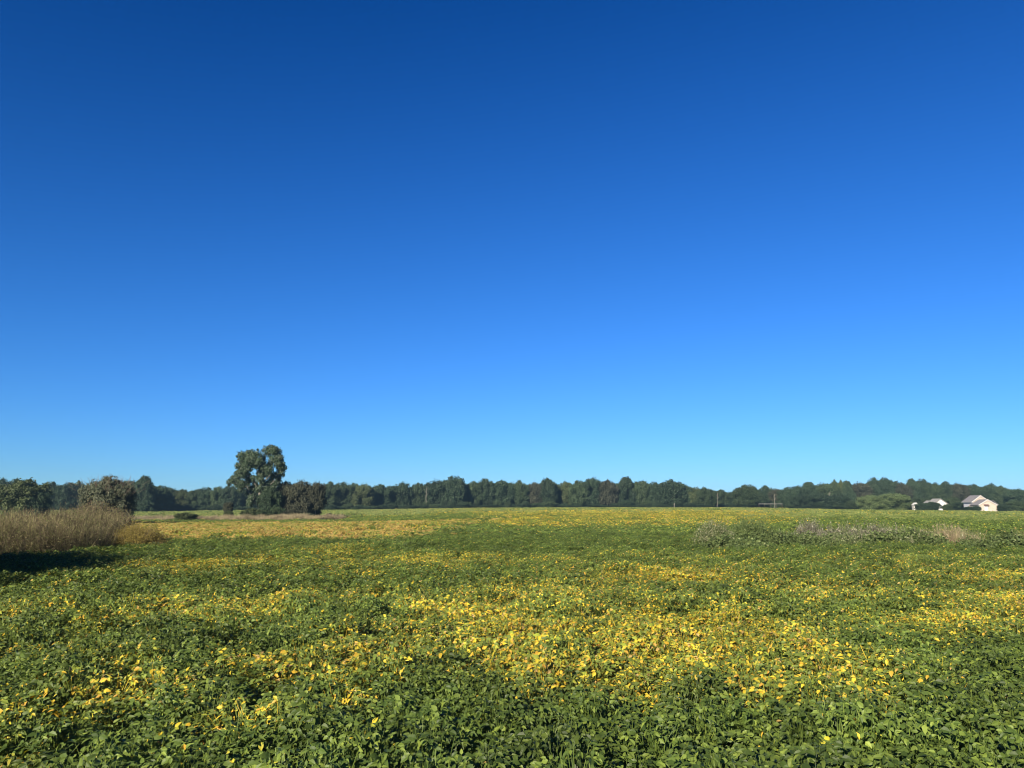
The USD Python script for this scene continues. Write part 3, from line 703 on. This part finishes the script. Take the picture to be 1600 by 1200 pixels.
def grove(px, w, top, depth, form, tint, label, seed, bottom=0.03, name="tree", cat="tree"):
    return place_tree(px, w, top, depth, form, tint, label, seed=seed, bottom=bottom, name=name, cat=cat)
grove(424, 40, 760, 148, "ragged", "dark", "dark green tree close against the right side of the tall open-crowned tree", 11)
grove(447, 38, 750, 152, "ragged", "brown", "brown-tinged tree left in the clump right of the tall open-crowned tree", 12)
grove(471, 48, 747, 150, "dome", "brown", "broad brown tree in the middle of the clump right of the tall open-crowned tree", 13)
grove(495, 32, 750, 150, "ragged", "brown", "slim brown tree with a bare foot at the right end of the clump", 14, bottom=0.28)
grove(484, 40, 762, 154, "dome", "dark", "dark shaded low tree behind the slim brown tree of the clump", 15)
grove(395, 34, 793, 143, "dome", "olive", "dark olive bush at the left foot of the tall open-crowned tree", 11, name="bush", cat="bush")
grove(417, 30, 796, 142, "dome", "mid", "low dark bush straight under the tall open-crowned tree's trunk", 12, name="bush", cat="bush")
grove(434, 26, 790, 143, "dome", "mid", "green bush under the dark tree beside the tall open-crowned tree", 13, name="bush", cat="bush")
grove(456, 30, 795, 143, "dome", "brown", "brown low bush under the broad brown tree of the clump", 14, name="bush", cat="bush")
grove(479, 26, 800, 143, "dome", "dark", "low dark bush under the right side of the broad brown tree", 11, name="bush", cat="bush")
grove(515, 14, 801, 140, "dome", "brown", "small dark bush alone at the right end of the purple weeds", 12, name="bush", cat="bush")
grove(290, 36, 799, 120, "dome", "olive", "small dark round bush in the open between brush and tall tree", 13, name="bush", cat="bush")
grove(357, 15, 783, 140, "round", "brown", "small purplish sapling left of the tall open-crowned tree", 14, bottom=0.45, name="sapling", cat="sapling")
grove(358, 15, 796, 139, "dome", "olive", "olive low bush at the foot of the purplish sapling", 15, name="bush", cat="bush")
grove(40, 76, 747, 150, "round", "olive", "large olive round tree above the tan brush at far left", 12)
grove(60, 40, 763, 149, "round", "dark", "dark lower tree in front of the olive round tree's right flank", 13)

def twiggy_tree(px, w, top, depth, label):
    at = sight(px, top, depth)
    z = tz(at[0], depth)
    t = thing("bushy_tree", label, "tree", (at[0], depth, z))
    h, wid = at[2] - z, w / 1200 * depth
    rng = np.random.default_rng(9)
    v, f = crown_mesh(54, "dome", 0.03, 60, 520, 0.030)
    v = v * [wid * 1.08, wid * 1.0, h]
    part("crown", (v, f), foliage["grey_brown"], t)
    n = 240                                              # bare shoots that feather the top
    a = np.stack([rng.normal(0, wid * 0.24, n), rng.normal(0, wid * 0.2, n), h * rng.uniform(0.55, 0.86, n)], -1)
    b = a + np.stack([a[:, 0] * rng.uniform(0.1, 0.4, n), rng.normal(0, 0.3, n), rng.uniform(0.5, 1.2, n) * (1 - 0.35 * np.abs(a[:, 0]) / wid * 2)], -1)
    tag(part("shoots", ribbons(a, b, 0.03, 0.012, np.array([0.1, 1.0, 0.1])), twig_mat, t), kind="stuff")
    part("trunk", trunk_mesh(51, 0.03)[0] * [wid, wid, h] if False else (trunk_mesh(51, 0.03)[0] * [wid, wid, h], trunk_mesh(51, 0.03)[1]), bark, t, 40)
twiggy_tree(173, 70, 741, 78, "grey-brown bushy tree with feathery top behind the tan brush")

# ---------------------------------------------------------------- brush at the left
def shrub_mesh(rng, h, w, twigs, leaves, leaf):
    a = np.stack([rng.normal(0, w * 0.16, twigs), rng.normal(0, w * 0.16, twigs), np.zeros(twigs)], -1)
    ang, lean = rng.random(twigs) * 2 * PI, np.abs(rng.normal(0, 0.30, twigs))
    L = h * rng.uniform(0.6, 1.02, twigs)
    b = a + np.stack([np.cos(ang) * np.sin(lean) * L * 0.9, np.sin(ang) * np.sin(lean) * L * 0.9, np.cos(lean) * L], -1)
    side = np.array([0.15, 1.0, 0.1])
    k = rng.integers(0, twigs, twigs * 2)
    s = rng.uniform(0.4, 0.95, len(k))[:, None]
    c = a[k] * (1 - s) + b[k] * s
    e = c + np.stack([rng.normal(0, 0.15, len(k)), rng.normal(0, 0.15, len(k)), rng.uniform(0.15, 0.4, len(k))], -1) * (h / 2.2)
    k2 = rng.integers(0, twigs, leaves)
    s2 = rng.beta(2.2, 1.1, leaves)[:, None]
    p = a[k2] * (1 - s2) + b[k2] * s2 + rng.normal(0, 0.07, (leaves, 3)) * (h / 2.2)
    d = unit(rng.normal(0, 0.7, (leaves, 3)) + [0, 0, 0.6])
    lv = blades(p, d, rng.normal(0, 1, (leaves, 3)), leaf * rng.uniform(0.6, 1.4, leaves), leaf * 0.3, 0)
    return join([ribbons(a, b, 0.016, 0.006, side), ribbons(c, e, 0.010, 0.005, side), lv])

def brush():
    rng = np.random.default_rng(31)
    protos = [(f"brush_shrub_{i + 1:03d}", shrub_mesh(np.random.default_rng(60 + i), 2.1, 1.5, 70, 900, 0.085), tan_mat) for i in range(4)]
    P, S = [], []
    for y in np.arange(6, 43, 0.62):                      # the mass in view and its run towards the viewer, past the left edge of the photo
        edge = np.interp(y, [27.5, 29, 32, 36, 43], [-18.9, -17.1, -16.4, -16.8, -17.6]) if y > 27.5 else -0.667 * y - 2.5
        edge = min(edge, -14.2)
        for x in np.arange(edge, edge - (6.5 if y > 22 else 5.0), -0.62):
            xx, yy = x - abs(rng.normal(0, 0.25)), y + rng.normal(0, 0.2)
            if xx / yy > -0.515 and yy > 31.5: continue
            inside = min(1.0, (edge - xx) / 1.2)
            hs = (0.92 + 0.16 * rng.normal() * 0.6) * (0.82 + 0.18 * inside)
            if yy < 23:
                hs *= 1.3
            P.append((xx, yy, tz(xx, yy))); S.append((1.0, 1.0, max(hs, 0.55)))
    tall = []
    for y in np.arange(7, 22.6, 1.0):
        for k in range(3):
            xx, yy = min(-0.667 * y - 3.0, -14.6) - 1.3 * k + rng.normal(0, 0.2), y + rng.normal(0, 0.3)
            P.append((xx, yy, tz(xx, yy))); S.append((1.0, 1.0, rng.uniform(0.92, 1.08))); tall.append(len(P) - 1)
    protos.append(("brush_shrub_tall", shrub_mesh(np.random.default_rng(69), 4.0, 2.0, 160, 5000, 0.17), tan_mat))
    n = len(P)
    kinds = rng.integers(0, 4, n)
    kinds[tall] = 4
    instancer("/World/brush", protos, P, kinds, rng.random(n) * 2 * PI, S, "tan dry brush massed along the field's left edge", "brush")
brush()

def big_shrub(name, label, px, w, top, depth, m, seed, twigs, leaves, leaf, cat="shrub", wood=None):
    at = sight(px, top, depth)
    z = tz(at[0], depth)
    t = thing(name, label, cat, (at[0], depth, z))
    h, wid = at[2] - z, w / 1200 * depth
    rng = np.random.default_rng(seed)
    a = np.stack([rng.normal(0, wid * 0.10, twigs), rng.normal(0, wid * 0.10, twigs), np.zeros(twigs)], -1)
    ang, fan = rng.random(twigs) * 2 * PI, np.sqrt(rng.random(twigs))
    tip = np.stack([np.cos(ang) * fan * wid / 2, np.sin(ang) * fan * wid / 2, h * np.sqrt(np.maximum(1 - (fan * 0.93) ** 2, 0.06)) * rng.uniform(0.72, 1.03, twigs)], -1)
    side = np.array([0.15, 1.0, 0.1])
    mid = (a + tip) / 2 + np.stack([tip[:, 0] * 0.06, tip[:, 1] * 0.06, tip[:, 2] * 0.12], -1)
    part("stems", join([ribbons(a, mid, 0.026, 0.016, side), ribbons(mid, tip, 0.016, 0.006, side)]), wood or twig_mat, t)
    k = rng.integers(0, twigs, leaves)
    s = rng.beta(2.6, 1.0, leaves)[:, None]
    p = np.where(s < 0.5, a[k] * (1 - 2 * s) + mid[k] * 2 * s, mid[k] * (2 - 2 * s) + tip[k] * (2 * s - 1)) + rng.normal(0, 0.09, (leaves, 3))
    d = unit(rng.normal(0, 0.7, (leaves, 3)) + [0, 0, 0.5])
    part("foliage", blades(p, d, rng.normal(0, 1, (leaves, 3)), leaf * rng.uniform(0.6, 1.4, leaves), leaf * 0.33, 0), m, t)
big_shrub("tall_shrub", "tallest tan twiggy shrub humped in front of the grey-brown bushy tree", 152, 104, 781, 39, tan_mat, 71, 420, 15000, 0.09)
big_shrub("shrub", "tan twiggy shrub sloping down at the right end of the dry brush", 188, 60, 796, 38, tan_mat, 72, 300, 8000, 0.09)
big_shrub("low_shrub", "low olive-yellow shrub at the right tip of the tan brush", 218, 96, 817, 33.2, olive_brush, 73, 420, 16000, 0.08)

# ---------------------------------------------------------------- weeds round the tall tree and in the right of the field
def tuft(rng, h, spread, n, w=0.02, lean=0.35, heads=0, head=0.12):
    a = np.stack([rng.normal(0, spread * 0.4, n), rng.normal(0, spread * 0.4, n), np.zeros(n)], -1)
    ang, ln = rng.random(n) * 2 * PI, np.abs(rng.normal(0, lean, n))
    L = h * rng.uniform(0.5, 1.05, n)
    b = a + np.stack([np.cos(ang) * np.sin(ln) * L, np.sin(ang) * np.sin(ln) * L, np.cos(ln) * L], -1)
    out = [ribbons(a, b, w, w * 0.3, np.array([0.2, 1.0, 0.1]))]
    if heads:
        k = rng.integers(0, n, heads)
        s = rng.uniform(0.55, 1.0, heads)[:, None]
        p = a[k] * (1 - s) + b[k] * s + rng.normal(0, 0.04, (heads, 3))
        out.append(blades(p, unit(rng.normal(0, 0.6, (heads, 3)) + [0, 0, 0.5]), rng.normal(0, 1, (heads, 3)), head * rng.uniform(0.6, 1.3, heads), head * 0.4, 0))
    return join(out)

def weeds(name, label, spots, protos, seed, size=(0.8, 1.2), cat="weeds"):
    """spots: (centre x, centre y, half-widths, count, prototypes to choose from)"""
    rng = np.random.default_rng(seed)
    P, I, S = [], [], []
    for cx, cy, sx, sy, n, choice in spots:
        r, a = np.sqrt(rng.random(n)), rng.random(n) * 2 * PI
        xs, ys = cx + r * np.cos(a) * sx, cy + r * np.sin(a) * sy
        for x, y, q in zip(xs, ys, r):
            P.append((x, y, tz(x, y))); I.append(choice[rng.integers(0, len(choice))])
            k = rng.uniform(*size) * (1.05 - 0.3 * q * q); S.append((k, k, k))
    instancer(path_for(name), protos, P, I, rng.random(len(P)) * 2 * PI, S, label, cat)

R = np.random.default_rng
leafy = lambda s, h, n: blob_leaves(R(s), np.column_stack([R(s).normal(0, 0.22, 12), R(s + 1).normal(0, 0.22, 12), R(s + 2).uniform(0.35, 1.0, 12) * h]), R(s + 3).uniform(0.16, 0.3, 12), n, 0.10)
strip = [("dry_stalk", tuft(R(81), 1.25, 0.7, 90, 0.035, 0.25, 160, 0.14), straw_mat), ("dry_stalk_001", tuft(R(82), 1.0, 0.7, 90, 0.035, 0.3, 120, 0.14), straw_mat), ("dark_stalk", tuft(R(83), 0.8, 0.7, 80, 0.04, 0.3, 120, 0.16), foliage["brown"])]
weeds("dry_weeds", "greyish purple dry weeds in a strip at the foot of the tall open-crowned tree",
      [(-45, 128, 10, 6, 260, (0, 0, 1)), (-35, 130, 8, 6, 200, (0, 2)), (-55, 124, 8, 5, 180, (0, 0, 1)), (-62, 120, 9, 4, 160, (2, 2, 0))], strip, 91)

big_shrub("dry_shrub", "pale wispy dry weed clump, leftmost of the weedy patch in the right of the field", 1115, 72, 809, 33, silver_weed, 74, 240, 3600, 0.09, wood=green_weed)
big_shrub("leafy_bush", "green leafy bush beside the pale wispy clump in the right of the field", 1172, 100, 810, 35, green_weed, 75, 240, 8000, 0.11, "bush", green_weed)
big_shrub("dry_shrub", "purple-grey seeding bush, leftmost of the purple weeds in the weedy patch", 1262, 52, 809, 38, purple_mat, 76, 240, 3600, 0.085, wood=purple_mat)
big_shrub("dry_shrub", "purple-grey weed bush leaning right of the silver weeds", 1368, 48, 817, 35.5, purple_mat, 77, 220, 3200, 0.085, wood=purple_mat)
patch = [("weed", tuft(R(84), 1.35, 0.55, 46, 0.02, 0.3, 150, 0.10), silver_weed), ("weed_001", tuft(R(85), 1.3, 0.55, 46, 0.02, 0.3, 180, 0.09), purple_mat), ("weed_002", leafy(40, 0.9, 46), green_weed), ("weed_003", leafy(44, 0.75, 46), green_weed)]
weeds("weeds", "mixed green and silver weeds between the purple-grey bushes in the right of the field",
      [(15.8, 36.0, 3.6, 1.8, 90, (0, 1, 1, 3)), (16.5, 33.8, 4.4, 1.6, 120, (0, 2, 3, 3, 3)), (12.6, 33.8, 2.4, 1.6, 46, (2, 3, 3)), (20.6, 31.6, 2.4, 1.4, 60, (2, 3, 3)), (9.0, 31.0, 1.6, 1.0, 26, (2, 3))], patch, 92)
grass = [("grass_tuft", tuft(R(86), 1.3, 0.5, 130, 0.014, 0.35, 60, 0.09), straw_mat), ("grass_tuft_001", tuft(R(87), 1.1, 0.5, 110, 0.014, 0.4, 40, 0.09), silver_weed)]
weeds("tall_grass", "pale tan tall grass right of the purple-grey weed bushes", [(19.0, 34.2, 1.3, 1.3, 34, (0, 0, 1)), (21.2, 32.6, 1.0, 0.8, 14, (1, 0))], grass, 93, cat="grass")
stub = [("dead_plant", tuft(R(88), 0.75, 0.5, 70, 0.018, 0.5, 60, 0.10), straw_mat), ("dead_plant_001", tuft(R(89), 0.65, 0.5, 70, 0.018, 0.5, 60, 0.10), purple_mat)]
weeds("dead_plants", "short dead tan plants lying in the crop near the right edge", [(20.9, 33.0, 0.9, 0.9, 20, (0, 0, 1)), (22.8, 33.5, 1.6, 1.0, 40, (0, 0, 1))], stub, 94, cat="plants")

# ---------------------------------------------------------------- houses
def box(x0, x1, y0, y1, z0, z1):
    v = np.array([(x, y, zz) for x in (x0, x1) for y in (y0, y1) for zz in (z0, z1)], float)
    return v, np.array([(0, 1, 3), (0, 3, 2), (4, 6, 7), (4, 7, 5), (0, 4, 5), (0, 5, 1), (2, 3, 7), (2, 7, 6), (0, 2, 6), (0, 6, 4), (1, 5, 7), (1, 7, 3)])

def gabled(x0, x1, y0, y1, z0, eave, ridge):
    """Walls with gables at both y ends."""
    xm = (x0 + x1) / 2
    v = np.array([(x0, y0, z0), (x1, y0, z0), (x1, y0, eave), (xm, y0, ridge), (x0, y0, eave), (x0, y1, z0), (x1, y1, z0), (x1, y1, eave), (xm, y1, ridge), (x0, y1, eave)], float)
    f = [(0, 1, 2), (0, 2, 4), (4, 2, 3), (5, 7, 6), (5, 9, 7), (9, 8, 7), (0, 4, 9), (0, 9, 5), (1, 6, 7), (1, 7, 2), (4, 3, 8), (4, 8, 9), (2, 7, 8), (2, 8, 3)]
    return v, np.array(f)

def slope(xe, xr, y0, y1, ze, zr, thick=0.18):
    v = np.array([(xe, y0, ze), (xr, y0, zr), (xr, y1, zr), (xe, y1, ze)], float)
    w = v + [0, 0, thick]
    vv = np.vstack([v, w])
    return vv, np.array([(4, 5, 6), (4, 6, 7), (0, 2, 1), (0, 3, 2), (0, 1, 5), (0, 5, 4), (1, 2, 6), (1, 6, 5), (2, 3, 7), (2, 7, 6), (3, 0, 4), (3, 4, 7)])

def boards(x0, x1, y, z0, z1, step=0.3, clip=None):
    out = []
    for z in np.arange(z0, z1, step):
        a, b = (x0, x1) if clip is None else clip(z)
        if b - a > 0.3:
            v, f = box(a, b, y - 0.03, y - 0.003, z + 0.02, z + step - 0.02)
            v[(v[:, 1] < y - 0.02) & (v[:, 2] > z + step / 2), 1] += 0.018
            out.append((v, f))
    return join(out)

def window(parent, x, y, z, w, h, m_frame):
    """A window in a wall that faces -y."""
    fr = join([box(x - w / 2 - 0.1, x + w / 2 + 0.1, y - 0.08, y - 0.035, z - 0.1, z), box(x - w / 2 - 0.1, x + w / 2 + 0.1, y - 0.08, y - 0.035, z + h, z + h + 0.1),
               box(x - w / 2 - 0.1, x - w / 2, y - 0.08, y - 0.035, z, z + h), box(x + w / 2, x + w / 2 + 0.1, y - 0.08, y - 0.035, z, z + h), box(x - w / 2, x + w / 2, y - 0.075, y - 0.04, z + h * 0.48, z + h * 0.52)])
    wn = part("window", fr, m_frame, parent)
    part("pane", box(x - w / 2, x + w / 2, y - 0.05, y - 0.037, z, z + h), glass_mat, wn)

def cream_house():
    D = 300.0
    c = sight(1544, 800, D)
    z0 = tz(c[0], D)
    t = thing("house", "cream gabled house with attached garage gable near the right edge", "house", (c[0], D, z0), rz=-4)
    k = D / 1200
    # garage gable in front
    gw, ge, gr = 6.2, 2.75, 4.6
    g0, g1 = -gw / 2, gw / 2
    part("garage_wall", gabled(g0, g1, 0, 7.5, -0.45, ge, gr - 0.1), siding, t)
    cl = lambda z: (g0 + max(0, (z + 0.3 - ge) / (gr - ge)) * gw / 2, g1 - max(0, (z + 0.3 - ge) / (gr - ge)) * gw / 2)
    for z in np.arange(0.15, 4.2, 0.3):
        a, b = cl(z)
        part("siding_board", box(a, b, -0.03, -0.003, z + 0.012, z + 0.288), siding, t)
    for s in (-1, 1):
        part("garage_roof", slope(s * (gw / 2 + 0.45), 0, -0.45, 5.95 if s < 0 else 7.6, ge - 0.25, gr), shingle, t)
        part("bargeboard", slope(s * (gw / 2 + 0.47), 0, -0.5, -0.453, ge - 0.38, gr - 0.13, 0.26), white_paint, t)
    d = part("door", box(-1.1, -0.1, -0.075, -0.033, 0.0, 2.1), white_paint, t)
    part("handle", box(-0.26, -0.18, -0.12, -0.077, 1.0, 1.1), twig_mat, d)
    part("door_frame", join([box(-1.22, -1.1, -0.09, -0.033, 0, 2.22), box(-0.1, 0.02, -0.09, -0.033, 0, 2.22), box(-1.1, -0.1, -0.09, -0.033, 2.1, 2.22)]), white_paint, t)
    part("door_awning", slope(0, 1.0, -0.9, -0.035, 0, 0.001, 0.1)[0:2] if False else (np.array([(-1.5, -0.9, 2.35), (0.3, -0.9, 2.35), (0.3, -0.04, 2.75), (-1.5, -0.04, 2.75), (-1.5, -0.9, 2.45), (0.3, -0.9, 2.45), (0.3, -0.04, 2.87), (-1.5, -0.04, 2.87)], float), np.array([(0, 2, 1), (0, 3, 2), (4, 5, 6), (4, 6, 7), (0, 1, 5), (0, 5, 4), (1, 2, 6), (1, 6, 5), (2, 3, 7), (2, 7, 6), (3, 0, 4), (3, 4, 7)])), awning_mat, t)
    # the main house behind, gable facing the same way
    m0, m1, y0, y1, me, mr = -2.45, 3.55, 6.0, 13.0, 3.95, 6.2
    part("wall", gabled(m0, m1, y0, y1, -0.4, me, mr - 0.1), siding, t)
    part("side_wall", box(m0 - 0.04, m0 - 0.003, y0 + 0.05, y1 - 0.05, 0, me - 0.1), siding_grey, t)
    xm = (m0 + m1) / 2
    for s, e in ((-1, m0 - 0.5), (1, m1 + 0.5)):
        part("roof", slope(e, xm, y0 - 0.5, y1 + 0.5, me - 0.28, mr), shingle, t)
        part("bargeboard", slope(e + s * 0.02, xm, y0 - 0.55, y0 - 0.503, me - 0.42, mr - 0.13, 0.28), white_paint, t)
    for z in np.arange(0.15, 5.9, 0.3):
        q = max(0, (z + 0.3 - me) / (mr - me)) * (m1 - m0) / 2
        part("siding_board", box(m0 + q, m1 - q, y0 - 0.03, y0 - 0.003, z + 0.012, z + 0.288), siding, t)
    # the low wing at the right
    part("wing_wall", box(3.11, 5.2, 3.2, 11.0, -0.4, 2.7), siding, t)
    part("wing_roof", slope(5.7, 3.6, 2.8, 11.4, 2.55, 4.3), shingle, t)
    part("wing_siding", boards(3.13, 5.19, 3.2, 0.15, 2.5), siding, t)
    part("gutter", box(m0 - 0.62, m0 - 0.51, y0 - 0.5, y1 + 0.5, me - 0.3, me - 0.17), white_paint, t)
cream_house()

def white_house():
    D = 312.0
    c = sight(1470, 798, D)
    z0 = tz(c[0], D)
    t = thing("house", "white house half hidden by dark bushes, left of the cream house", "house", (c[0], D, z0), rz=-8)
    grey = plain("shingle_grey", (0.24, 0.235, 0.22), 0.9, 0.2, 8.0, 0.3)
    part("wall", gabled(-2.0, 2.4, 0, 7.5, -0.4, 2.9, 4.6), white_paint, t)
    for z in np.arange(0.2, 4.2, 0.33):
        q = max(0, (z + 0.33 - 2.9) / 1.7) * 2.2
        if 4.4 - 2 * q > 0.4:
            part("siding_board", box(-2.0 + q, 2.4 - q, -0.03, -0.003, z + 0.015, z + 0.315), white_paint, t)
    for e in (-2.5, 2.9):
        part("roof", slope(e, 0.2, -0.5, 8.0, 2.65, 4.75), grey, t)
    window(t, 0.2, 0, 0.9, 1.0, 1.4, white_paint)
    part("wing_wall", box(-3.7, -2.05, 3.0, 8.0, -0.4, 2.6), white_paint, t)
    part("wing_roof", slope(-4.1, -2.06, 2.6, 8.4, 2.5, 4.0), grey, t)
    c = sight(1432.5, 798, 316)
    t = thing("shed", "small white shed half hidden behind bushes, left of the white house", "shed", (c[0], 316, tz(c[0], 316)), rz=-8)
    part("wall", gabled(-0.95, 0.95, 0, 2.4, -0.4, 2.3, 3.0), white_paint, t)
    for e in (-1.15, 1.15):
        part("roof", slope(e, 0, -0.2, 2.6, 2.2, 3.08), white_paint, t)
    d = part("door", box(-0.4, 0.4, -0.06, -0.003, 0, 1.9), siding_grey, t)
white_house()

# ---------------------------------------------------------------- thin morning haze
def haze():
    air = usdkit.material(stage, "/World/Looks/thin_haze", {"v": ("principled_volume", {"color": (0.55, 0.88, 1.0), "density": 0.00014, "anisotropy": 0.2})}, volume="v.volume")
    tag(usdkit.mesh(stage, "/World/haze", box(-3600, 3600, -2600, 4100, -1.9, 40.0), air).GetPrim(), "thin bluish haze softening the far trees", "haze", kind="stuff")
haze()
